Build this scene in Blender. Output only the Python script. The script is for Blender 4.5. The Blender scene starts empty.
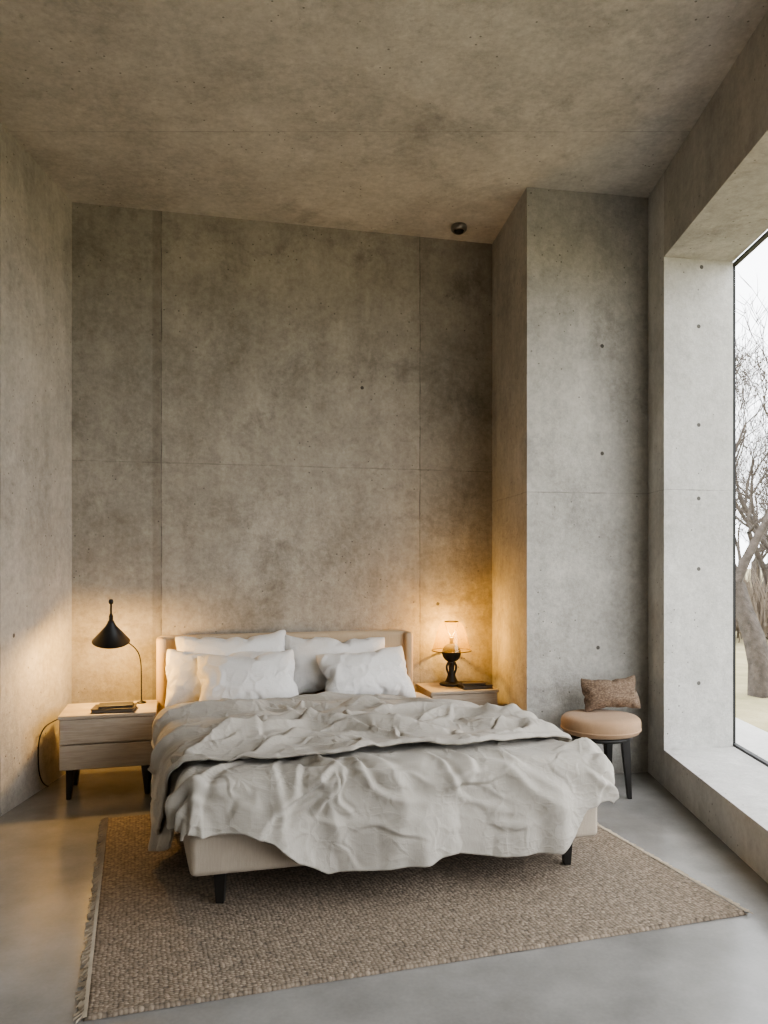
import bpy, bmesh, math, random
import numpy as np
from mathutils import Vector, Matrix, noise
random.seed(7)
scene = bpy.context.scene
scene.view_settings.view_transform = 'AgX'
scene.view_settings.look = 'AgX - Medium High Contrast'
scene.view_settings.exposure = 0.52

# ------------------------------------------------------------------ node helpers
class NT:
    def __init__(s, name):
        s.mat = bpy.data.materials.new(name); s.mat.use_nodes = True
        s.n = s.mat.node_tree.nodes; s.l = s.mat.node_tree.links
        s.b = s.n['Principled BSDF']; s.tc = s.n.new('ShaderNodeTexCoord')
    def put(s, sock, v):
        if isinstance(v, bpy.types.NodeSocket): s.l.new(v, sock)
        elif v is not None:
            if isinstance(v, (tuple, list)) and len(v) == 3 and sock.type == 'RGBA': v = (*v, 1)
            sock.default_value = v
    def math(s, op, a, b=None, c=None, clamp=False):
        m = s.n.new('ShaderNodeMath'); m.operation = op; m.use_clamp = clamp
        for i, x in enumerate((a, b, c)):
            if x is not None: s.put(m.inputs[i], x)
        return m.outputs[0]
    def noise(s, vec, scale, detail=4, rough=.5, dist=0, map=None, out='Fac'):
        if map is not None:
            mp = s.n.new('ShaderNodeMapping'); s.l.new(vec, mp.inputs[0]); mp.inputs['Scale'].default_value = map; vec = mp.outputs[0]
        t = s.n.new('ShaderNodeTexNoise'); s.l.new(vec, t.inputs['Vector'])
        t.inputs['Scale'].default_value = scale; t.inputs['Detail'].default_value = detail
        t.inputs['Roughness'].default_value = rough; t.inputs['Distortion'].default_value = dist
        return t.outputs[out]
    def vor(s, vec, scale, map=None, out='Distance', rand=1.0, feature='F1'):
        if map is not None:
            mp = s.n.new('ShaderNodeMapping'); s.l.new(vec, mp.inputs[0]); mp.inputs['Scale'].default_value = map; vec = mp.outputs[0]
        t = s.n.new('ShaderNodeTexVoronoi'); t.feature = feature; s.l.new(vec, t.inputs['Vector'])
        t.inputs['Scale'].default_value = scale; t.inputs['Randomness'].default_value = rand
        return t.outputs[out]
    def warp(s, vec, scale, amt):
        c = s.noise(vec, scale, 3, .5, 0, None, 'Color')
        a = s.n.new('ShaderNodeVectorMath'); a.operation = 'SCALE'; s.l.new(c, a.inputs[0]); a.inputs['Scale'].default_value = amt
        b = s.n.new('ShaderNodeVectorMath'); b.operation = 'ADD'; s.l.new(vec, b.inputs[0]); s.l.new(a.outputs[0], b.inputs[1]); return b.outputs[0]
    def rng(s, v, a, b, c=0., d=1.):
        m = s.n.new('ShaderNodeMapRange'); s.put(m.inputs[0], v)
        for i, x in enumerate((a, b, c, d)): m.inputs[i+1].default_value = x
        return m.outputs[0]
    def mix(s, f, a, b, mode='MIX'):
        m = s.n.new('ShaderNodeMix'); m.data_type = 'RGBA'; m.blend_type = mode
        s.put(m.inputs[0], f); s.put(m.inputs[6], a); s.put(m.inputs[7], b)
        return m.outputs[2]
    def bump(s, h, strength=.3, dist=.01, nrm=None):
        b = s.n.new('ShaderNodeBump'); s.put(b.inputs['Height'], h)
        b.inputs['Strength'].default_value = strength; b.inputs['Distance'].default_value = dist
        if nrm: s.l.new(nrm, b.inputs['Normal'])
        s.l.new(b.outputs[0], s.b.inputs['Normal']); return b.outputs[0]
    def col(s, v): s.put(s.b.inputs['Base Color'], v)
    def rough(s, v): s.put(s.b.inputs['Roughness'], v)

def concrete(name, cd, cl, vl=(), hl=(), holes=(), steps=(), stain=.35, streak=True, lw=.0035):
    t = NT(name); o = t.tc.outputs['Object']; uv = t.tc.outputs['UV']
    n1 = t.noise(o, .9, 7, .62, .15); n2 = t.noise(o, 3.4, 12, .80); n3 = t.noise(o, 26, 6, .75)
    if streak: n4 = t.noise(o, 1.0, 9, .65, .1, map=(5, 5, .45))
    else: n4 = t.noise(o, 1.6, 8, .6, .1, map=(1, 1, 1))
    f = t.math('ADD', t.math('MULTIPLY', n1, .24), t.math('MULTIPLY', n2, .34))
    f = t.math('ADD', f, t.math('MULTIPLY', n3, .24)); f = t.math('ADD', f, t.math('MULTIPLY', n4, .18))
    f = t.rng(f, .40, .60)
    c = t.mix(f, cd, cl)
    st = t.rng(t.noise(o, 1.5, 12, .76, .3), .54, .68)
    c = t.mix(t.math('MULTIPLY', st, stain), c, tuple(x*.45 for x in cd))
    sp_ = t.rng(t.noise(o, 2.0, 12, .82, 0, map=(1, 1, 1.5)), .61, .67)
    c = t.mix(t.math('MULTIPLY', sp_, stain*.8), c, tuple(x*.40 for x in cd))
    lt = t.rng(t.noise(o, 2.3, 12, .80, .1, map=(1.3, 1.3, 1)), .54, .68)
    c = t.mix(t.math('MULTIPLY', lt, .38), c, tuple(min(1, x*1.25) for x in cl))
    sep = t.n.new('ShaderNodeSeparateXYZ'); t.l.new(uv, sep.inputs[0])
    wob = t.math('MULTIPLY', t.math('SUBTRACT', t.noise(o, 6, 3), .5), .012)
    U = t.math('ADD', sep.outputs[0], wob); V = t.math('ADD', sep.outputs[1], wob)
    for (a, k) in steps:
        g = t.rng(U, a-.006, a+.006)
        c = t.mix(g, c, k, 'MULTIPLY')
    pore = t.math('LESS_THAN', t.vor(o, 18), .10)
    pore = t.math('MULTIPLY', pore, t.math('GREATER_THAN', t.noise(o, 2.5, 3), .53))
    dark = t.math('MULTIPLY', pore, .6)
    mod = t.noise(o, 5, 4, .7)
    for vals, S, mx_ in ((vl, U, .62), (hl, V, .40)):
        for val in vals:
            ln = t.math('MULTIPLY', t.math('COMPARE', S, val, lw), t.rng(mod, .38, .62, .08, mx_)); dark = t.math('MAXIMUM', dark, ln)
    for (a, b) in holes:
        vm = t.n.new('ShaderNodeVectorMath'); vm.operation = 'DISTANCE'; t.l.new(uv, vm.inputs[0]); vm.inputs[1].default_value = (a, b, 0)
        dark = t.math('MAXIMUM', dark, t.math('MULTIPLY', t.math('LESS_THAN', vm.outputs['Value'], .013), .85))
    c = t.mix(dark, c, (.04, .036, .03)); t.col(c)
    t.rough(t.rng(n2, .3, .7, .7, .92))
    h = t.math('ADD', t.math('MULTIPLY', n2, .6), t.math('MULTIPLY', n3, .45)); h = t.math('SUBTRACT', h, t.math('MULTIPLY', dark, .5))
    t.bump(h, .75, .018); return t.mat

def simple(name, col, rough=.5, metal=0, bump=None, var=.15, sheen=0):
    t = NT(name); o = t.tc.outputs['Object']
    n = t.noise(o, 12, 5)
    t.col(t.mix(t.rng(n, .3, .7), tuple(x*(1-var) for x in col), tuple(min(1, x*(1+var)) for x in col)))
    t.rough(rough); t.b.inputs['Metallic'].default_value = metal
    if sheen: t.b.inputs['Sheen Weight'].default_value = sheen
    if bump: t.bump(t.noise(o, bump[0], 4), bump[1], bump[2])
    return t.mat

def fabric(name, c1, c2, weave=450, wr=.5, fine=.25):
    t = NT(name); o = t.tc.outputs['Object']
    a = t.noise(o, 5, 6, .6, .4); b = t.noise(o, 160, 3, .6)
    sx = t.noise(o, 1, 3, .6, 0, map=(weave, 18, 18)); sy = t.noise(o, 1, 3, .6, 0, map=(18, weave, 18))
    w = t.math('ADD', sx, sy)
    c = t.mix(t.rng(a, .3, .7), c1, c2); c = t.mix(t.math('MULTIPLY', t.rng(w, .75, 1.25), .25), c, tuple(x*.65 for x in c1))
    t.col(c); t.rough(.95); t.b.inputs['Sheen Weight'].default_value = .1
    nrm = None
    if wr > 0:
        wo = t.warp(o, 4, .10)
        e1 = t.rng(t.vor(wo, 12, feature='DISTANCE_TO_EDGE', map=(1, .6, 1)), 0, .16, 1, 0)
        e2 = t.rng(t.vor(wo, 28, feature='DISTANCE_TO_EDGE', map=(.6, 1, 1)), 0, .2, 1, 0)
        m1 = t.rng(t.noise(o, 5, 2), .42, .62); m2 = t.rng(t.noise(o, 8, 2), .42, .62)
        hh = t.math('ADD', t.math('MULTIPLY', e1, m1), t.math('MULTIPLY', t.math('MULTIPLY', e2, m2), .5))
        hh = t.math('ADD', hh, t.math('MULTIPLY', t.noise(o, 14, 3, .5, .5), .5))
        nrm = t.bump(hh, wr, .005)
    t.bump(t.math('ADD', w, b), fine, .002, nrm); return t.mat

def wood(name, c1, c2):
    t = NT(name); ob = t.tc.outputs['Object']
    a = t.noise(ob, 1, 8, .65, .8, map=(3, 3, 45)); b = t.noise(ob, 1, 6, .6, .2, map=(12, 12, 220))
    f = t.math('ADD', t.math('MULTIPLY', a, .6), t.math('MULTIPLY', b, .4))
    t.col(t.mix(t.rng(f, .36, .62), c1, c2)); t.rough(.6); t.bump(b, .15, .003); return t.mat

# ------------------------------------------------------------------ mesh helpers
def link(o): scene.collection.objects.link(o); return o
def mesh_obj(name, verts, faces, mat=None, smooth=False):
    me = bpy.data.meshes.new(name); me.from_pydata([tuple(v) for v in verts], [], faces); me.update()
    o = link(bpy.data.objects.new(name, me))
    if mat: me.materials.append(mat)
    if smooth: me.polygons.foreach_set('use_smooth', [True]*len(me.polygons))
    return o
def prism(name, poly, z0, z1, mat):
    bm = bmesh.new(); uvl = bm.loops.layers.uv.new('UVMap')
    n = len(poly); lo = [bm.verts.new((x, y, z0)) for x, y in poly]; hi = [bm.verts.new((x, y, z1)) for x, y in poly]
    u = 0
    for i in range(n):
        j = (i+1) % n; L = math.dist(poly[i], poly[j])
        f = bm.faces.new((lo[i], lo[j], hi[j], hi[i]))
        for lp, c in zip(f.loops, ((u, z0), (u+L, z0), (u+L, z1), (u, z1))): lp[uvl].uv = c
        u += L
    for vs in (hi, lo[::-1]):
        f = bm.faces.new(vs)
        for lp in f.loops: lp[uvl].uv = (lp.vert.co.x, lp.vert.co.y)
    bmesh.ops.recalc_face_normals(bm, faces=bm.faces)
    me = bpy.data.meshes.new(name); bm.to_mesh(me); bm.free(); me.materials.append(mat)
    return link(bpy.data.objects.new(name, me))
def boxv(c, s, rz=0, fn=None):
    R = Matrix.Rotation(rz, 4, 'Z'); vs = []
    for dz in (-.5, .5):
        for dx, dy in ((-.5, -.5), (.5, -.5), (.5, .5), (-.5, .5)):
            v = R @ Vector((dx*s[0], dy*s[1], dz*s[2])) + Vector(c); vs.append(fn(v) if fn else v)
    return vs
BF = [(3, 2, 1, 0), (4, 5, 6, 7), (0, 1, 5, 4), (1, 2, 6, 5), (2, 3, 7, 6), (3, 0, 4, 7)]
def box(name, c, s, mat, rz=0, bevel=.004, seg=2, fn=None):
    o = mesh_obj(name, boxv(c, s, rz, fn), BF, mat)
    if bevel:
        m = o.modifiers.new('Bevel', 'BEVEL'); m.width = bevel; m.segments = seg; m.limit_method = 'NONE'
        if seg > 2: o.data.polygons.foreach_set('use_smooth', [True]*6)
    return o
def lathe(name, prof, loc, mat, seg=48, sx=1, sy=1, rot=None):
    vs = []; fs = []
    for r, z in prof:
        for k in range(seg):
            a = 2*math.pi*k/seg; v = Vector((r*sx*math.cos(a), r*sy*math.sin(a), z))
            if rot: v = rot @ v
            vs.append(v+Vector(loc))
    for i in range(len(prof)-1):
        for k in range(seg):
            k2 = (k+1) % seg; fs.append((i*seg+k, i*seg+k2, (i+1)*seg+k2, (i+1)*seg+k))
    return mesh_obj(name, vs, fs, mat, True)
def tube(name, pts, r, mat, cyc=False):
    cu = bpy.data.curves.new(name, 'CURVE'); cu.dimensions = '3D'; cu.bevel_depth = r; cu.bevel_resolution = 3; cu.use_fill_caps = True
    sp = cu.splines.new('NURBS'); sp.points.add(len(pts)-1)
    for p, q in zip(sp.points, pts): p.co = (*q, 1)
    sp.use_endpoint_u = True; sp.order_u = 3; sp.use_cyclic_u = cyc; cu.resolution_u = 8
    cu.materials.append(mat); return link(bpy.data.objects.new(name, cu))
def taper_leg(name, top, bot, rt, rb, mat, seg=4, rz=math.pi/4):
    t = Vector(top); b = Vector(bot); vs = []
    for p, r in ((b, rb), (t, rt)):
        for k in range(seg):
            a = rz+2*math.pi*k/seg; vs.append(p+Vector((r*math.cos(a), r*math.sin(a), 0)))
    fs = [tuple(range(seg))[::-1], tuple(range(seg, 2*seg))]+[(k, (k+1) % seg, seg+(k+1) % seg, seg+k) for k in range(seg)]
    o = mesh_obj(name, vs, fs, mat); m = o.modifiers.new('B', 'BEVEL'); m.width = .003; m.segments = 2; return o
def group(name, loc, parts):
    e = bpy.data.objects.new(name, None); e.empty_display_size = .1; e.location = loc; link(e)
    for p in parts: p.parent = e; p.matrix_parent_inverse = Matrix.Translation(-Vector(loc))
    return e

# ------------------------------------------------------------------ room
H = 3.89
WD, WL = (.222, .202, .170), (.465, .433, .378)
A = (-2.14, 5.21); B = (.839, 5.905)
def wy(x): return 5.21+.2333*(x+2.14)
def rx(y): return 1.557+.045*y
m_back = concrete('concrete_back', WD, WL, vl=(.59, 2.478), hl=(2.12,), holes=((2.62, 1.1), (2.03, 2.72)),
                  steps=((.53, (.82, .81, .80)), (.59, (1.26, 1.26, 1.26)), (2.478, (.90, .90, .89))), stain=.58)
prism('wall_back', [A, (2.4, wy(2.4)), (2.4, wy(2.4)+.3), (-2.5, wy(-2.5)+.4), (-2.5, wy(-2.5))], 0, H, m_back)
LD, LL = (.30, .286, .258), (.56, .537, .49)
m_left = concrete('concrete_left', LD, LL, vl=(.95, 3.9, 6.2), hl=(), holes=((.8, 1.0),), stain=.38)
prism('wall_left', [A, (-2.21, -2.0), (-2.5, -2.0), (-2.5, 5.3)], 0, H, m_left)
C = (.94, 4.997); D = (1.789, 5.15)
m_pil = concrete('concrete_pillar', (.272, .261, .236), (.54, .521, .478), vl=(), hl=(1.884,), holes=((.53, 2.87), (.53, 2.15), (.50, .85)), stain=.42)
prism('wall_pillar', [C, D, (1.9, 5.3), (1.9, wy(1.9)+.05), (.839, wy(.839)+.02)], 0, H, m_pil)
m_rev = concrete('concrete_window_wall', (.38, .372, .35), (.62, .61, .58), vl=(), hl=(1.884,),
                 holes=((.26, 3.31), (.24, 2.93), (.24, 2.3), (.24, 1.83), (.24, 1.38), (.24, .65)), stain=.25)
Y0 = -.7; p = (1.774, 4.815); q = (2.248, 4.896)
def rx2(y): return 2.028+.045*y
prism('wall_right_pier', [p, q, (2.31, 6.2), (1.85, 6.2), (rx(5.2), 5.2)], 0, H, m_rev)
m_lin = concrete('concrete_lintel', (.28, .267, .24), (.50, .48, .44), vl=(1.45,), hl=(), stain=.3)
prism('wall_right_lintel', [p, (rx(Y0), Y0), (rx2(Y0), Y0), q], 3.357, H, m_lin)
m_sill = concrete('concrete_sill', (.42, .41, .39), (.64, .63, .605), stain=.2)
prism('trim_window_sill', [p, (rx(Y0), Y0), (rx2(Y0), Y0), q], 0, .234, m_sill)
prism('wall_right_front', [(rx(Y0), Y0), (rx(-2), -2), (rx2(-2), -2), (rx2(Y0), Y0)], 0, H, m_lin)
m_rear = concrete('concrete_rear', LD, LL)
prism('wall_front', [(-2.5, -2), (1.95, -2), (1.95, -2.35), (-2.5, -2.35)], 0, H, m_rear)
m_ceil = concrete('concrete_ceiling', (.335, .318, .286), (.63, .603, .553), vl=(), hl=(4.35,), stain=.5, streak=False, lw=.003)
prism('ceiling', [(-2.6, -2.4), (2.5, -2.4), (2.5, 6.8), (-2.6, 6.8)], H, H+.3, m_ceil)
t = NT('polished_concrete_floor'); o = t.tc.outputs['Object']
n1 = t.noise(o, .9, 6, .5, .2); n2 = t.noise(o, 4, 7, .55, .1); n3 = t.noise(o, 70, 4)
f = t.rng(t.math('ADD', t.math('ADD', t.math('MULTIPLY', n1, .5), t.math('MULTIPLY', n2, .4)), t.math('MULTIPLY', n3, .1)), .32, .68)
c = t.mix(f, (.155, .151, .143), (.34, .334, .322))
t.col(c); t.rough(t.rng(n1, .2, .8, .13, .24)); t.bump(n3, .02, .003)
prism('floor', [(-2.5, -2.35), (2.2, -2.35), (2.2, 6.5), (-2.5, 6.5)], -.2, 0, t.mat)

black = simple('black_metal', (.012, .012, .012), .5, .2)
blackwood = simple('black_wood', (.018, .016, .014), .45)
def bar(name, a, b, w, h):
    a = Vector(a); b = Vector(b); d = b-a; L = d.length
    M = d.to_track_quat('X', 'Z').to_matrix()
    vs = [M @ Vector((x, y, z))+a for z in (-h/2, h/2) for x, y in ((0, -w/2), (L, -w/2), (L, w/2), (0, w/2))]
    return mesh_obj(name, vs, BF, black)
fx = -.02
wp = []
for z in (.234+.008, 3.357-.008): wp.append(bar('rail', (rx2(4.93)-fx, 4.93, z), (rx2(Y0)-fx, Y0, z), .03, .016))
for y in (4.95, -.71):
    wp.append(box('stile', (rx2(y)-fx, y, 1.795), (.03, .02, 3.13), black, bevel=0))
gm = NT('window_glass'); g = gm.n
tr = g.new('ShaderNodeBsdfTransparent'); gl = g.new('ShaderNodeBsdfGlossy'); gl.inputs['Roughness'].default_value = .02
mx = g.new('ShaderNodeMixShader'); mx.inputs[0].default_value = .04
gm.l.new(tr.outputs[0], mx.inputs[1]); gm.l.new(gl.outputs[0], mx.inputs[2]); gm.l.new(mx.outputs[0], g['Material Output'].inputs[0])
xa, xb = rx2(4.94)-fx, rx2(Y0)-fx
wp.append(mesh_obj('glass', [(xa, 4.94, .24), (xb, Y0, .24), (xb, Y0, 3.35), (xa, 4.94, 3.35)], [(0, 1, 2, 3)], gm.mat))
group('window_1', (2.1, 2.1, .24), wp)

steel = simple('brushed_steel', (.25, .24, .23), .35, .8)
cs = [lathe('rim', [(.0, 0), (.055, 0), (.06, -.012), (.056, -.035), (.045, -.045), (.040, -.03), (0, -.028)], (.55, 5.58, H), steel),
      lathe('lens', [(.038, -.032), (.03, -.055), (0, -.065)], (.55, 5.58, H), black)]
group('ceiling_spotlight', (.55, 5.58, H), cs)

# ------------------------------------------------------------------ rug
R0 = Vector((-.941, 2.375, 0)); RU = Vector((2.419, .712, 0)); RV = Vector((-.597, 1.831, 0))
t = NT('jute_rug'); uv = t.tc.outputs['UV']
S3 = (160, 215, 1)
wv = t.vor(uv, 1, map=S3, rand=.55); wc = t.vor(uv, 1, map=S3, out='Color', rand=.55)
big = t.noise(uv, 3, 6, .65); fib = t.noise(uv, 300, 3); rows = t.noise(uv, 1, 4, .6, 0, map=(3, 60, 1))
bw = t.n.new('ShaderNodeRGBToBW'); t.l.new(wc, bw.inputs[0])
c = t.mix(t.rng(bw.outputs[0], .2, .8), (.175, .137, .102), (.34, .277, .21))
c = t.mix(t.math('MULTIPLY', t.rng(big, .35, .65), .4), c, (.215, .17, .128))
c = t.mix(t.math('MULTIPLY', t.rng(rows, .5, .7), .4), c, (.14, .112, .085))
c = t.mix(t.rng(wv, .4, .85), c, (.06, .047, .035)); c = t.mix(t.math('MULTIPLY', fib, .22), c, (.38, .32, .252))
t.col(c); t.rough(.95)
h = t.math('SUBTRACT', t.math('MULTIPLY', fib, .3), wv); t.bump(h, .8, .006); rugmat = t.mat
NX, NY = 220, 170; vs = []; uvs = []
for j in range(NY+1):
    for i in range(NX+1):
        a, b = i/NX, j/NY
        e = min(a*2.52, (1-a)*2.52, b*1.93, (1-b)*1.93)
        pz = .014*min(1, e/.012+.1)+.0015*noise.noise(Vector((a*120, b*95, 0)))+.002*noise.noise(Vector((a*6, b*6, 3)))
        wob = .006*noise.noise(Vector((a*9, b*9, 7)))
        pp = R0+RU*a+RV*b+Vector((wob, wob, 0)); vs.append((pp.x, pp.y, max(.001, pz)))
        uvs.append((a*2.52/2.5, b*1.93/2.5))
fs = [(j*(NX+1)+i, j*(NX+1)+i+1, (j+1)*(NX+1)+i+1, (j+1)*(NX+1)+i) for j in range(NY) for i in range(NX)]
rug = mesh_obj('weave', vs, fs, rugmat, True)
ul = rug.data.uv_layers.new(name='UVMap')
for lp in rug.data.loops: ul.data[lp.index].uv = uvs[lp.vertex_index]
fm = simple('jute_fringe', (.44, .375, .29), .95)
fv = []; ff = []
def tuft(base, dirv, side, ln, jit):
    tip = base+dirv*ln+side*random.uniform(-jit, jit); w = side*.003; inner = base-dirv*.012; i0 = len(fv)
    for pnt, z in ((inner, .017), (base, .015), (tip, .004)):
        fv.extend([(pnt-w)+Vector((0, 0, z-.002)), pnt+Vector((0, 0, z+.003)), (pnt+w)+Vector((0, 0, z-.002))])
    for s in (0, 3): ff.extend([(i0+s, i0+s+1, i0+s+4, i0+s+3), (i0+s+1, i0+s+2, i0+s+5, i0+s+4)])
for side in (0, 1):
    for k in range(300):
        b = (k+random.random()*.9)/300
        tuft(R0+RV*b+RU*side, RU.normalized()*(-1 if side == 0 else 1), RV.normalized(), random.uniform(.006, .034), .02)
fr = mesh_obj('fringe', fv, ff, fm)
group('jute_rug', (.27, 3.65, 0), [rug, fr])

# ------------------------------------------------------------------ bed (local u,v,z)
FL = Vector((-.785, 3.07, 0)); BU = Vector((.968, .25, 0)); BV = Vector((-.326, .946, 0))
def bm_(v): return FL+BU*v[0]+BV*v[1]+Vector((0, 0, v[2]))
bedfab = fabric('beige_upholstery', (.42, .36, .29), (.48, .415, .335), weave=600, wr=.0, fine=.35)
headfab = fabric('tan_upholstery', (.50, .385, .26), (.56, .44, .305), weave=600, wr=.0, fine=.35)
BW = 1.84
parts = []
RZ0, RZ1 = .155, .335
parts.append(box('bed_base', (BW/2, 1.09, (RZ0+RZ1)/2), (BW, 2.2, RZ1-RZ0), bedfab, bevel=.028, seg=6, fn=bm_))
parts.append(box('headboard', (.85, 2.20, .54), (1.76, .10, .77), headfab, bevel=.035, seg=6, fn=bm_))
parts.append(box('headboard_wing_left', (-.01, 2.165, .535), (.06, .15, .765), headfab, bevel=.028, seg=6, fn=bm_))
parts.append(box('headboard_wing_right', (1.71, 2.165, .535), (.06, .15, .765), headfab, bevel=.028, seg=6, fn=bm_))
for i, (u, v) in enumerate(((.13, .07), (BW-.12, .07), (.1, 2.1), (BW-.1, 2.1))):
    a = bm_((u, v, .17)); b = bm_((u, v, .016 if v < 1 else .0)); parts.append(taper_leg('leg_%d' % (i+1), a, b, .036, .024, blackwood))
sheet = fabric('sheet_linen', (.43, .408, .372), (.51, .485, .445), wr=.3)
parts.append(box('mattress', (BW/2, 1.09, .405), (BW-.10, 2.02, .17), sheet, bevel=.05, seg=6, fn=bm_))

# ---- draped duvet: parametric cloth with directional fold strokes
def nzv(x, y, z, s=0.):
    return np.array([noise.noise(Vector((a, b, c+s))) for a, b, c in zip(x.ravel(), y.ravel(), np.broadcast_to(z, x.shape).ravel())]).reshape(x.shape)
def ss(x, a, b):
    t_ = np.clip((x-a)/(b-a), 0, 1); return t_*t_*(3-2*t_)
U0, U1, V0 = .05, 1.79, .05
def drape(u, v, top):
    du = np.where(u < U0, U0-u, np.where(u > U1, u-U1, 0)); su = np.where(u < U0, -1., 1.)
    dv = np.where(v < V0, V0-v, 0.)
    d = (du**4+dv**4)**.25; hd = np.hypot(du, dv)+1e-9; nx = su*du/hd; ny = -dv/hd
    R = .085; th = np.minimum(d/R, math.pi/2); ext = np.maximum(d-R*math.pi/2, 0)
    out = R*np.sin(th)+.13*ext; dz = R*(1-np.cos(th))+ext*.985
    uc = np.clip(u, U0, U1); vc = np.maximum(v, V0); phi = np.arctan2(dv, du)*(d > 1e-6)
    P = np.stack([uc+nx*out, vc+ny*out, top-dz], -1); N = np.stack([nx*np.sin(th), ny*np.sin(th), np.cos(th)], -1)
    return P, N, d, uc, vc, phi
def strokes(u, v, L):
    h = np.zeros_like(u)
    for (x0, y0, x1, y1, w, a, cv) in L:
        dx, dy = x1-x0, y1-y0; ln = math.hypot(dx, dy); t_ = ((u-x0)*dx+(v-y0)*dy)/ln**2
        l = (-(u-x0)*dy+(v-y0)*dx)/ln - cv*np.sin(np.clip(t_, 0, 1)*math.pi) - .012*np.sin(t_*9+x0*30)
        tp = np.sin(np.clip(t_, 0, 1)*math.pi)**.8
        ww = w*(.55+.9*np.clip(t_, 0, 1))
        h += a*tp*(np.where(l > 0, np.exp(-(l/ww)**2), np.exp(-(np.abs(l)/(1.9*ww))**1.6))-.5*np.exp(-((l-2.0*ww)/(1.2*ww))**2))
    return h
def grid_obj(name, P, nu, nv, mat, th):
    vs = [bm_(q_) for q_ in P.reshape(-1, 3)]
    fs = [(j*(nu+1)+i, j*(nu+1)+i+1, (j+1)*(nu+1)+i+1, (j+1)*(nu+1)+i) for j in range(nv) for i in range(nu)]
    o = mesh_obj(name, vs, fs, mat, True)
    m = o.modifiers.new('S', 'SOLIDIFY'); m.thickness = th; m.offset = -1
    return o
rs = random.Random(21); U_ = rs.uniform
def top_h(u, v): return .535+.030*np.sin(np.clip((u-U0)/(U1-U0), 0, 1)*math.pi)**.6 - .03*ss(u, 1.1, 1.8)*ss(v, .8, 1.5)
def make_cover(nu=360, nv=280):
    a, b = np.meshgrid(np.linspace(0, 1, nu+1), np.linspace(0, 1, nv+1))
    v = -.35+1.93*b
    uL = np.interp(v, [-.4, -.05, .10, .25, .42, .6, .9, 1.3, 1.7], [-.17, -.19, -.28, -.41, -.46, -.43, -.32, -.25, -.23])
    uR = np.interp(v, [-.4, .0, .15, .4, .8, 1.3, 1.7], [2.01, 2.03, 2.14, 2.24, 2.22, 2.16, 2.10])
    uL = uL+.018*nzv(v*4, v*0, v*0, 3.); uR = uR+.018*nzv(v*4, v*0, v*0, 8.)
    u = uL+(uR-uL)*a
    vF = np.interp(u, [-.5, -.15, .0, .20, .32, .42, .55, .8, 1.1, 1.4, 1.58, 1.66, 1.74, 1.84, 2.3], [-.12, -.17, -.19, -.20, -.25, -.35, -.42, -.415, -.40, -.42, -.41, -.35, -.24, -.20, -.14])
    vF = vF+.014*nzv(u*5, u*0, u*0, 1.)
    v = vF+(1.58-vF)*b
    P, N, d, uc, vc, phi = drape(u, v, top_h(u, v))
    h = .018*nzv(u*2.4, v*2.4, 0*u, 5.)+.008*nzv(u*6, v*6, 0*u, 2.)
    hang = ss(d, .04, .40)
    f1 = nzv(uc*4.2+phi*1.0, vc*4.2+.35*phi, d*.9, 11.); f2 = nzv(uc*10+phi*1.6, vc*10, d*1.8, 17.)
    h = h*(1-.5*hang)+hang*(.026+.090*f1+.028*f2)
    L = []
    for k in range(11):
        an = math.radians(U_(-170, 10)) if k < 8 else math.radians(U_(20, 150)); ln = U_(.16, .5)
        L.append((.62+.03*math.cos(an), .02+.03*math.sin(an), .62+ln*math.cos(an), .02+ln*math.sin(an), U_(.009, .018), U_(.010, .021), U_(-.06, .06)))
    for k in range(15):
        x = U_(.0, 1.8); s_ = U_(-.45, .45)
        L.append((x, U_(.02, .35), x+s_, -U_(.10, .38), U_(.014, .032), U_(.010, .024), U_(-.09, .09)))
    for k in range(16):
        x = U_(.1, 1.7); y = U_(-.34, -.02); L.append((x, y, x+U_(.12, .45)*rs.choice((-1, 1)), y+U_(-.12, .12), U_(.008, .020), U_(.005, .012), U_(-.05, .05)))
    for k in range(16):
        y = U_(-.1, 1.4); L.append((U_(.0, .25), y, -U_(.2, .42), y+U_(-.25, .15), U_(.012, .028), U_(.012, .024), U_(-.06, .06)))
    for k in range(14):
        y = U_(-.1, 1.4); L.append((U_(1.6, 1.8), y, U_(2.0, 2.2), y+U_(-.25, .15), U_(.012, .026), U_(.010, .022), U_(-.05, .05)))
    for k in range(110):
        x = U_(-.4, 2.1); y = U_(-.4, 1.2); an = U_(0, 6.28); ln = U_(.06, .26); L.append((x, y, x+ln*math.cos(an), y+ln*math.sin(an), U_(.004, .009), U_(.002, .005), U_(-.03, .03)))
    h = h+strokes(u, v, L)
    h = np.where(hang > .3, np.maximum(h, -.012), np.maximum(h, -.018))
    return P+N*h[..., None], nu, nv
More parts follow.
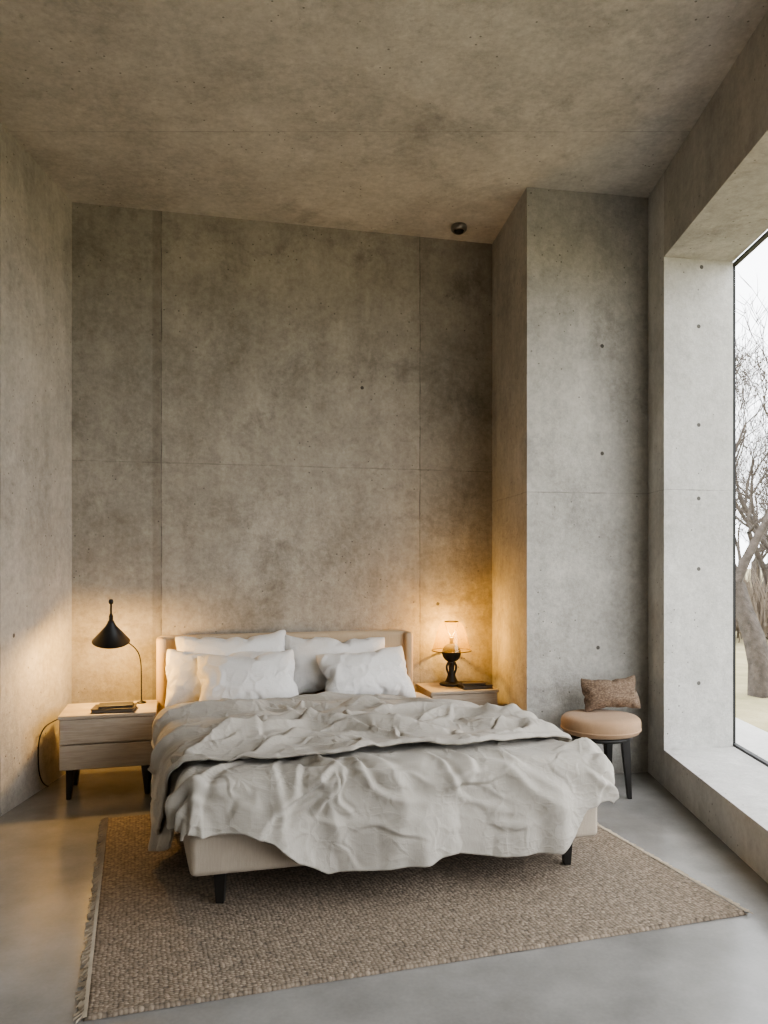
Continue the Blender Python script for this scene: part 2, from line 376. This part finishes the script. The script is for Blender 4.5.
def make_fold(nu=330, nv=220):
    a, b = np.meshgrid(np.linspace(0, 1, nu+1), np.linspace(0, 1, nv+1))
    v = .1+1.40*b
    uL = np.interp(v, [.0, .3, .6, 1.0, 1.6], [-.16, -.36, -.32, -.24, -.16])+.04*nzv(v*4, v*0, v*0, 23.)
    uR = np.interp(v, [.0, .3, .6, 1.0, 1.3, 1.6], [1.80, 1.93, 1.97, 1.93, 1.84, 1.70])+.03*nzv(v*4, v*0, v*0, 28.)
    u = uL+(uR-uL)*a
    vF = np.interp(u, [-.3, 0, .35, .7, .95, 1.25, 1.6, 2.], [.34, .24, .16, .10, .18, .10, .18, .36])+.06*nzv(u*3.5, u*0, u*0, 31.)+.02*nzv(u*11, u*0, u*0, 33.)
    vB = np.interp(u, [-.3, 0, .9, 1.4, 1.9], [1.42, 1.50, 1.52, 1.46, 1.28])+.04*nzv(u*4, u*0, u*0, 37.)
    v = vF+(vB-vF)*b
    P, N, d, uc, vc, phi = drape(u, v, top_h(u, v))
    base = .022+.018*nzv(u*2.4, v*2.4, 0*u, 5.)+.008*nzv(u*6, v*6, 0*u, 2.)
    h = .018+.040*nzv(u*1.8+3, v*4.2, 0*u, 41.)+.022*nzv(u*5, v*9, 0*u, 43.)
    L = []
    for k in range(38):
        x = U_(-.25, 1.5); y = U_(.12, 1.45); ln = U_(.3, .95); an = math.radians(U_(-35, 35))
        L.append((x, y, x+ln*math.cos(an), y+ln*math.sin(an), U_(.014, .030), U_(.022, .048), U_(-.13, .13)))
    for k in range(40):
        x = U_(-.3, 1.9); y = U_(.1, 1.4); ln = U_(.12, .45); an = U_(0, 6.28)
        L.append((x, y, x+ln*math.cos(an), y+ln*math.sin(an), U_(.008, .016), U_(.010, .022), U_(-.07, .07)))
    for k in range(130):
        x = U_(-.3, 1.9); y = U_(.1, 1.5); ln = U_(.05, .22); an = U_(0, 6.28)
        L.append((x, y, x+ln*math.cos(an), y+ln*math.sin(an), U_(.004, .008), U_(.003, .008), U_(-.03, .03)))
    s_ = strokes(u, v, L)
    edge = np.minimum(np.minimum(a*(2.1), (1-a)*2.1), np.minimum(b*1.4, (1-b)*1.4))
    roll = .016*np.exp(-((edge-.022)/.022)**2)
    damp = .45+.55*ss(edge, 0, .12)
    hh = base+np.maximum((h+s_)*damp, -.004)+roll
    hh = hh*(1-.30*ss(v, 1.0, 1.45))
    return P+N*hh[..., None], nu, nv
def edge_ridge(P, f, s, w):
    q = P*f+Vector((s, s*1.7, -s)); q = q+Vector((noise.noise(P*3), noise.noise(P*3+Vector((5, 1, 2))), noise.noise(P*3+Vector((9, 4, 7)))))*.5
    d = noise.voronoi(q)[0]; return max(0., 1-(d[1]-d[0])/w)
def sst(x, a, b): t_ = max(0, min(1, (x-a)/(b-a))); return t_*t_*(3-2*t_)
def crease(o, amp, scale=1.0):
    me = o.data; me.update(); ns = [v.normal.copy() for v in me.vertices]
    for v, nrm in zip(me.vertices, ns):
        P = v.co*scale
        m1 = sst(noise.noise(P*2.3+Vector((7, 1, 3))), -.15, .3); m2 = sst(noise.noise(P*3.1+Vector((1, 9, 3))), -.15, .3)
        h = edge_ridge(P, 4.5, 1.3, .32)*m1+edge_ridge(P, 9, 5.7, .4)*.4*m2
        v.co = v.co+nrm*(amp*h)
    me.update()
linen = fabric('linen_duvet', (.375, .348, .305), (.45, .42, .37), wr=.5)
linen2 = fabric('linen_duvet_inner', (.39, .36, .315), (.46, .428, .378), wr=.5)
Pc, nu_, nv_ = make_cover(); cover = grid_obj('cover', Pc, nu_, nv_, linen, .012)
Pf, nu_, nv_ = make_fold(); fold = grid_obj('folded_layer', Pf, nu_, nv_, linen2, .010)
crease(cover, .004); crease(fold, .006)
group('duvet', bm_((BW/2, .8, .5)), [cover, fold])
group('bed', bm_((BW/2, 1.1, 0)), parts)

# ---- pillows: inflated by a short cloth-pressure simulation
def bake(o):
    dg = bpy.context.evaluated_depsgraph_get()
    me = bpy.data.meshes.new_from_object(o.evaluated_get(dg)); o.modifiers.clear(); o.data = me
def cloth(o):
    m = o.modifiers.new('Cloth', 'CLOTH'); s = m.settings
    s.quality = 5; s.mass = .3; s.tension_stiffness = 25; s.compression_stiffness = 25; s.shear_stiffness = 10; s.bending_stiffness = .1
    s.air_damping = 3; s.tension_damping = 5; s.compression_damping = 5; s.effector_weights.gravity = 0
    s.use_pressure = True; s.uniform_pressure_force = 5
    m.collision_settings.use_self_collision = False; m.collision_settings.use_collision = False
    m.point_cache.frame_start = 1; m.point_cache.frame_end = 90
def pillow_mesh(name, w, h, nx, ny, seed, off):
    vs = []; idx = {}; fs = []
    for side in (1, -1):
        for j in range(ny+1):
            for i in range(nx+1):
                edge = i in (0, nx) or j in (0, ny)
                if side == -1 and edge: idx[(side, i, j)] = idx[(1, i, j)]; continue
                a = 2*i/nx-1; b = 2*j/ny-1
                x = a*w/2*(1-.055*abs(b)**2.2); y = b*h/2*(1-.08*abs(a)**2.2)
                z = 0 if edge else side*(.012+.006*noise.noise(Vector((x*9+seed, y*9, side))))
                idx[(side, i, j)] = len(vs); vs.append((x+off[0], y+off[1], z+off[2]))
        for j in range(ny):
            for i in range(nx):
                qd = (idx[(side, i, j)], idx[(side, i+1, j)], idx[(side, i+1, j+1)], idx[(side, i, j+1)])
                fs.append(qd if side == 1 else qd[::-1])
    return mesh_obj(name, vs, fs, None, True)
pils = []
for k in range(3):
    pm = pillow_mesh('pil%d' % k, .78, .54, 44, 30, k*5.1, (6+2*k, 0, 2)); cloth(pm); pils.append(pm)
for f_ in range(1, 41): scene.frame_set(f_)
pm_data = []
for k, o_ in enumerate(pils):
    bake(o_); me = o_.data; cs_ = [v.co.copy() for v in me.vertices]
    mn = Vector([min(c[i] for c in cs_) for i in range(3)]); mxx = Vector([max(c[i] for c in cs_) for i in range(3)])
    ce = (mn+mxx)/2; sz = mxx-mn
    for v in me.vertices: d = v.co-ce; v.co = Vector((d.x/sz.x, d.y/sz.y, d.z/max(sz.z, .01)))
    pm_data.append(me); bpy.data.objects.remove(o_)
scene.frame_set(1)
pilmat = fabric('pillow_linen', (.72, .705, .685), (.79, .775, .755), wr=.5)
def pillow(name, u, v, z, w, h, d, tilt, yaw, roll, k, mat, world=False, amp=.009):
    me = pm_data[k].copy(); me.materials.clear()
    ang = math.atan2(BU.y, BU.x) if not world else 0
    M = Matrix.Rotation(ang+yaw, 4, 'Z') @ Matrix.Rotation(tilt, 4, 'X') @ Matrix.Rotation(roll, 4, 'Z') @ Matrix.Diagonal((w, h, d, 1))
    for vv in me.vertices:
        c_ = vv.co; c_.y += .05*noise.noise(Vector((c_.x*3+u*5, v*3, 0)))*(1 if c_.y > 0 else .3)
        vv.co = M @ c_
    o = link(bpy.data.objects.new(name, me)); me.update()
    m = o.modifiers.new('SS', 'SUBSURF'); m.levels = 1; m.render_levels = 1; bake(o); me = o.data
    off = Vector((u*3, v*3, 0))
    for vv in me.vertices: vv.co = vv.co+off
    crease(o, amp, scale=1.5)
    for vv in me.vertices: vv.co = vv.co-off
    me.polygons.foreach_set('use_smooth', [True]*len(me.polygons)); me.materials.clear(); me.materials.append(mat); me.update()
    o.location = (u, v, z) if world else bm_((u, v, z)); return o
r = math.radians
pillow('pillow', .44, 2.02, .73, .74, .46, .23, r(68), 0, r(1), 0, pilmat)
pillow('pillow', .34, 1.87, .67, .68, .42, .21, r(56), r(3), r(-2), 1, pilmat)
pillow('pillow', .49, 1.68, .665, .62, .46, .23, r(52), r(-4), r(3), 2, pilmat)
pillow('pillow', 1.14, 1.99, .715, .72, .45, .23, r(66), 0, r(-3), 1, pilmat)
pillow('pillow', 1.28, 1.76, .665, .62, .42, .22, r(52), r(3), r(4), 0, pilmat)

# ------------------------------------------------------------------ nightstands
oak = wood('pale_oak', (.32, .268, .21), (.47, .41, .335))
def nightstand(name, cx, cy, w, d, rz, z0=.18, z1=.5):
    R = Matrix.Rotation(rz, 4, 'Z')
    def P(x, y, z): return (R @ Vector((x, y, 0)))+Vector((cx, cy, z))
    ps = []
    ps.append(box('carcass', P(0, .01, (z0+z1)/2), (w, d-.02, z1-z0), oak, rz, .004))
    hh = (z1-z0-.03)/2
    for i in range(2):
        ps.append(box('drawer_%d' % (i+1), P(0, -d/2+.006, z0+.008+hh/2+i*(hh+.008)), (w-.012, .024, hh), oak, rz, .004))
    ps.append(box('top', P(0, -.004, z1+.0), (w+.008, d+.016, .022), oak, rz, .004))
    for i, (sx, sy) in enumerate(((-1, -1), (1, -1), (-1, 1), (1, 1))):
        ps.append(taper_leg('leg_%d' % (i+1), P(sx*(w/2-.06), sy*(d/2-.06), z0+.005), P(sx*(w/2-.05), sy*(d/2-.05), 0), .032, .018, blackwood))
    return group(name, (cx, cy, 0), ps)
nightstand('nightstand', -1.715, 4.77, .55, .40, r(15))
nightstand('nightstand', .53, 5.57, .50, .38, r(13.1))

def book(name, c, s, rz, cover, pages):
    x, y, z = c; ps = [box('cover_bottom', (x, y, z+.002), (s[0], s[1], .004), cover, rz, .001), box('pages', (x, y, z+s[2]/2), (s[0]-.01, s[1]-.01, s[2]-.008), pages, rz, .001),
       box('cover_top', (x, y, z+s[2]-.002), (s[0], s[1], .004), cover, rz, .001)]
    return group(name, c, ps)
bk = simple('book_black', (.02, .018, .016), .45); pg = simple('paper', (.12, .10, .08), .9); bk2 = simple('book_brown', (.04, .03, .022), .5)
book('book', (-1.66, 4.68, .511), (.25, .17, .026), r(10), bk2, pg)
book('book', (-1.65, 4.68, .5375), (.20, .13, .014), r(16), bk, pg)
book('book', (.66, 5.50, .511), (.23, .13, .026), r(16), bk, pg)
book('book', (.645, 5.50, .5375), (.17, .10, .014), r(5), bk2, pg)

def plight(name, loc, power, rad=.025, col=(1, .57, .17)):
    l = bpy.data.lights.new(name, 'POINT'); l.energy = power; l.color = col; l.shadow_soft_size = rad
    o = link(bpy.data.objects.new(name, l)); o.location = loc; return o
# left lamp: shade slightly tilted toward the wall
lx, ly = -1.724, 4.80
TR = Matrix.Rotation(r(17), 3, 'X') @ Matrix.Rotation(r(6), 3, 'Y'); pv = (lx, ly, .925)
sh = lathe('shade', [(.0, .14), (.016, .14), (.022, .125), (.034, .10), (.115, .0), (.112, -.002), (.03, .093), (.0, .115)], pv, black, rot=TR)
def tp_(z): return tuple(TR @ Vector((0, 0, z))+Vector(pv))
st = tube('stem', [tp_(.12), tp_(.20), tp_(.265)], .006, black)
kn = lathe('knob', [(0, .25), (.013, .255), (.015, .267), (.011, .28), (0, .283)], pv, black, rot=TR)
cl_ = lathe('collar', [(.011, .125), (.013, .17), (.008, .185)], pv, black, rot=TR)
arm = tube('arm', [(-1.57, 4.92, .512), (-1.57, 4.92, .66), (-1.572, 4.918, .78), (-1.585, 4.90, .85), (-1.63, 4.87, .905), tp_(.07)], .004, black)
bs = lathe('base', [(0, .512), (.03, .512), (.03, .518), (.012, .524), (.006, .53), (0, .53)], (-1.57, 4.92, 0), black)
bulb_p = TR @ Vector((0, 0, -.008))+Vector(pv)
bl = plight('bulb_light', bulb_p, 24, .035)
group('desk_lamp', (lx, ly, .51), [sh, st, kn, cl_, arm, bs, bl])
tube('power_cable', [(-1.97, 4.93, .40), (-2.02, 4.9, .44), (-2.07, 4.78, .43), (-2.11, 4.7, .40), (-2.125, 4.66, .30), (-2.13, 4.7, .05), (-2.12, 4.8, .008)], .004, black)

# right lamp: thin tinted-glass dome on a black ball base
rx_, ry_ = .50, 5.63
t = NT('tinted_glass_shade'); g = t.n
ts = g.new('ShaderNodeBsdfTranslucent'); ts.inputs[0].default_value = (.75, .55, .22, 1)
tp = g.new('ShaderNodeBsdfTransparent'); tp.inputs[0].default_value = (.93, .84, .60, 1)
gl2 = g.new('ShaderNodeBsdfGlossy'); gl2.inputs['Roughness'].default_value = .06; gl2.inputs[0].default_value = (.8, .78, .7, 1)
m0 = g.new('ShaderNodeMixShader'); m0.inputs[0].default_value = .6
m2 = g.new('ShaderNodeMixShader'); m2.inputs[0].default_value = .86
t.l.new(ts.outputs[0], m0.inputs[1]); t.l.new(gl2.outputs[0], m0.inputs[2])
t.l.new(m0.outputs[0], m2.inputs[1]); t.l.new(tp.outputs[0], m2.inputs[2]); t.l.new(m2.outputs[0], g['Material Output'].inputs[0])
PR = [(.050, .978), (.072, .970), (.090, .950), (.104, .915), (.118, .86), (.131, .81), (.145, .765)]
shade = lathe('shade', PR, (rx_, ry_, 0), t.mat)
bronze = simple('bronze_wire', (.05, .035, .02), .5, .6)
pr = [shade]
for (rr, zz) in ((.050, .978), (.145, .765)):
    pr.append(lathe('shade_ring', [(rr-.003, zz-.003), (rr+.003, zz-.003), (rr+.003, zz+.003), (rr-.003, zz+.003), (rr-.003, zz-.003)], (rx_, ry_, 0), bronze))
matte = simple('matte_black_ball', (.008, .008, .008), .85)
pr.append(lathe('ball', [(.070*math.sin(math.pi*i/20)+.0001, .748-.070*math.cos(math.pi*i/20)) for i in range(21)], (rx_, ry_, 0), matte))
pr.append(lathe('neck', [(.014, .81), (.012, .84), (.016, .85), (.016, .865), (0, .865)], (rx_, ry_, 0), black))
pr.append(lathe('pedestal', [(.022, .685), (.030, .67), (.022, .65), (.019, .61), (.024, .58), (.034, .555), (.045, .535)], (rx_, ry_, 0), black))
for s in (-1, 1):
    pr.append(tube('foot_stem', [(rx_+s*.012, ry_, .69), (rx_+s*.034, ry_, .665), (rx_+s*.036, ry_, .625), (rx_+s*.018, ry_, .59), (rx_+s*.03, ry_, .55), (rx_+s*.045, ry_, .525)], .008, black))
pr.append(lathe('base', [(0, .511), (.088, .511), (.09, .52), (.075, .53), (.03, .536), (0, .537)], (rx_, ry_, 0), black))
for s in (-1, 1): pr.append(tube('shade_spider', [(rx_, ry_, .86), (rx_+s*.045, ry_, .93), (rx_+s*.050, ry_, .975)], .002, bronze))
pr.append(plight('bulb_light', (rx_, ry_, .895), 17, .022))
group('table_lamp', (rx_, ry_, .51), pr)

# ------------------------------------------------------------------ stool
tan = fabric('tan_felt', (.35, .228, .138), (.42, .28, .175), weave=300, wr=.0, fine=.4)
cx, cy = 1.345, 4.72
prof = [(.0, .365), (.15, .362), (.205, .366), (.230, .378), (.240, .40), (.242, .435), (.237, .458), (.22, .472), (.18, .479), (.1, .482), (0, .483)]
sp = [lathe('seat', prof, (cx, cy, 0), tan, 64, 1, .93)]
sp.append(lathe('seat_piping', [(.238, .392), (.244, .396), (.244, .401), (.238, .405)], (cx, cy, 0), tan, 64, 1, .93))
sp.append(lathe('apron', [(0, .362), (.19, .362), (.195, .345), (.18, .335), (.15, .335), (.145, .355), (0, .358)], (cx, cy, 0), blackwood, 64, 1, .93))
for i, a in enumerate((-48, 60, 132, 228)):
    ca, sa = math.cos(r(a)), math.sin(r(a))
    sp.append(taper_leg('leg_%d' % (i+1), (cx+.17*ca, cy+.16*sa, .355), (cx+.20*ca, cy+.19*sa, 0), .036, .018, blackwood, 4, r(a)))
group('upholstered_stool', (cx, cy, 0), sp)
t = NT('woven_brown'); o = t.tc.outputs['Object']
w1 = t.vor(o, 75, map=(1, 1, 1.6)); w2 = t.noise(o, 22, 6, .75)
t.col(t.mix(t.rng(t.math('ADD', w1, w2), .5, 1.2), (.27, .195, .14), (.13, .09, .062))); t.rough(.95); t.bump(w1, .7, .005)
pillow('throw_pillow', cx+.095, cy+.115, .592, .365, .22, .14, r(70), r(6), r(2), 1, t.mat, world=True, amp=.004)

# ------------------------------------------------------------------ outside
t = NT('winter_grass'); o = t.tc.outputs['Object']
t.col(t.mix(t.rng(t.noise(o, 1.5, 8, .7), .35, .65), (.24, .22, .11), (.40, .34, .20))); t.rough(1); t.bump(t.noise(o, 30, 5), .6, .05)
mesh_obj('ground', [(-60, -60, -.26), (120, -60, -.26), (120, 120, -.26), (-60, 120, -.26)], [(0, 1, 2, 3)], t.mat)
prism('terrace_slab', [(2.2, -3), (2.78, -3), (2.95, 9), (2.33, 9)], -.25, .13, concrete('terrace_concrete', (.45, .44, .42), (.6, .59, .57), stain=.15))
bark = simple('bark', (.085, .07, .058), .95, bump=(25, .8, .02), var=.35)
def tree_data(name, seed, hgt, r0, maxd=6):
    rnd = random.Random(seed); cu = bpy.data.curves.new(name, 'CURVE'); cu.dimensions = '3D'; cu.bevel_depth = 1; cu.bevel_resolution = 0
    def br(p, d, L, rad, dep):
        n = 5 if dep < 5 else 3; sp = cu.splines.new('POLY'); sp.points.add(n); pts = []
        q = p.copy(); dd = d.copy()
        for i in range(n+1):
            f = i/n; sp.points[i].co = (*q, 1); sp.points[i].radius = rad*(1-.42*f) if dep < maxd else rad*(1-.7*f); pts.append((q.copy(), dd.copy(), rad*(1-.42*f)))
            dd = (dd+Vector((rnd.uniform(-1, 1), rnd.uniform(-1, 1), rnd.uniform(-.5, .8)))*.16).normalized(); q = q+dd*L/n
        if dep >= maxd: return
        for k in range(3 if dep < 1 else rnd.choice((3, 3, 4))):
            i = rnd.randint(max(1, n-3), n) if k else n; pp, pd, pr_ = pts[i]
            ax = Vector((rnd.uniform(-1, 1), rnd.uniform(-1, 1), rnd.uniform(-.3, .5))).normalized()
            nd = (pd*.75+ax*rnd.uniform(.45, .85)+Vector((0, 0, .12))).normalized()
            br(pp, nd, L*rnd.uniform(.62, .82), max(.004, pr_*rnd.uniform(.55, .8)), dep+1)
    br(Vector((0, 0, -.3)), Vector((.05, 0, 1)), hgt*.3, r0, 0)
    cu.materials.append(bark); return cu
td = [tree_data('tree_a', 3, 5.8, .17), tree_data('tree_b', 8, 6.5, .16), tree_data('tree_c', 14, 5.2, .12)]
for i, (x, y, k, s, rz) in enumerate(((4.68, 9.4, 0, 1, 0), (8.2, 16, 1, 1.1, 1), (9.9, 20, 2, 1.3, 2), (13, 26, 0, 1.2, 3), (6.5, 5.2, 2, 1, 4), (9, 7, 1, 1, 5), (15, 15, 0, 1.2, 1.7), (14, 3, 1, 1.3, 2.6), (10, 24, 1, 1, 3.9), (7.2, 13.5, 2, 1, 5.2))):
    o_ = link(bpy.data.objects.new('bare_tree', td[k])); o_.location = (x, y, -.26); o_.rotation_euler = (0, 0, rz); o_.scale = (s, s, s)
hv = []; hf = []; rnd = random.Random(5)
for k in range(14000):
    s = rnd.random(); x = 1+s*42+rnd.uniform(-1, 1); y = 20-s*24+rnd.uniform(-1.3, 1.3)
    z0 = -.26+rnd.uniform(0, .5); L = rnd.uniform(.4, 1.5); d = Vector((rnd.uniform(-.5, .5), rnd.uniform(-.5, .5), 1))*L; w = rnd.uniform(.012, .035); i0 = len(hv)
    hv += [(x-w, y, z0), (x+w, y+w, z0), (x+d.x, y+d.y, z0+d.z)]; hf.append((i0, i0+1, i0+2))
mesh_obj('hedgerow', hv, hf, simple('twigs', (.20, .16, .12), 1))

# ------------------------------------------------------------------ world: overcast sky
w = bpy.data.worlds.new('overcast'); scene.world = w; w.use_nodes = True
n = w.node_tree.nodes; l = w.node_tree.links; bg = n['Background']
tcw = n.new('ShaderNodeTexCoord'); sx = n.new('ShaderNodeSeparateXYZ'); l.new(tcw.outputs['Generated'], sx.inputs[0])
rp = n.new('ShaderNodeValToRGB'); l.new(sx.outputs[2], rp.inputs[0])
rp.color_ramp.elements[0].position = 0; rp.color_ramp.elements[0].color = (.93, .955, 1, 1)
rp.color_ramp.elements[1].position = .6; rp.color_ramp.elements[1].color = (.97, .985, 1, 1)
l.new(rp.outputs[0], bg.inputs[0]); bg.inputs[1].default_value = 3.8

# ------------------------------------------------------------------ camera
cam = bpy.data.cameras.new('camera'); co = link(bpy.data.objects.new('camera', cam)); scene.camera = co
co.location = (0, 0, 1.45); co.rotation_euler = (math.pi/2, 0, 0)
cam.sensor_fit = 'VERTICAL'; cam.sensor_height = 36; cam.sensor_width = 27; cam.lens = 760/1024*36; cam.shift_y = 46/1024
cam.clip_start = .05; cam.clip_end = 300
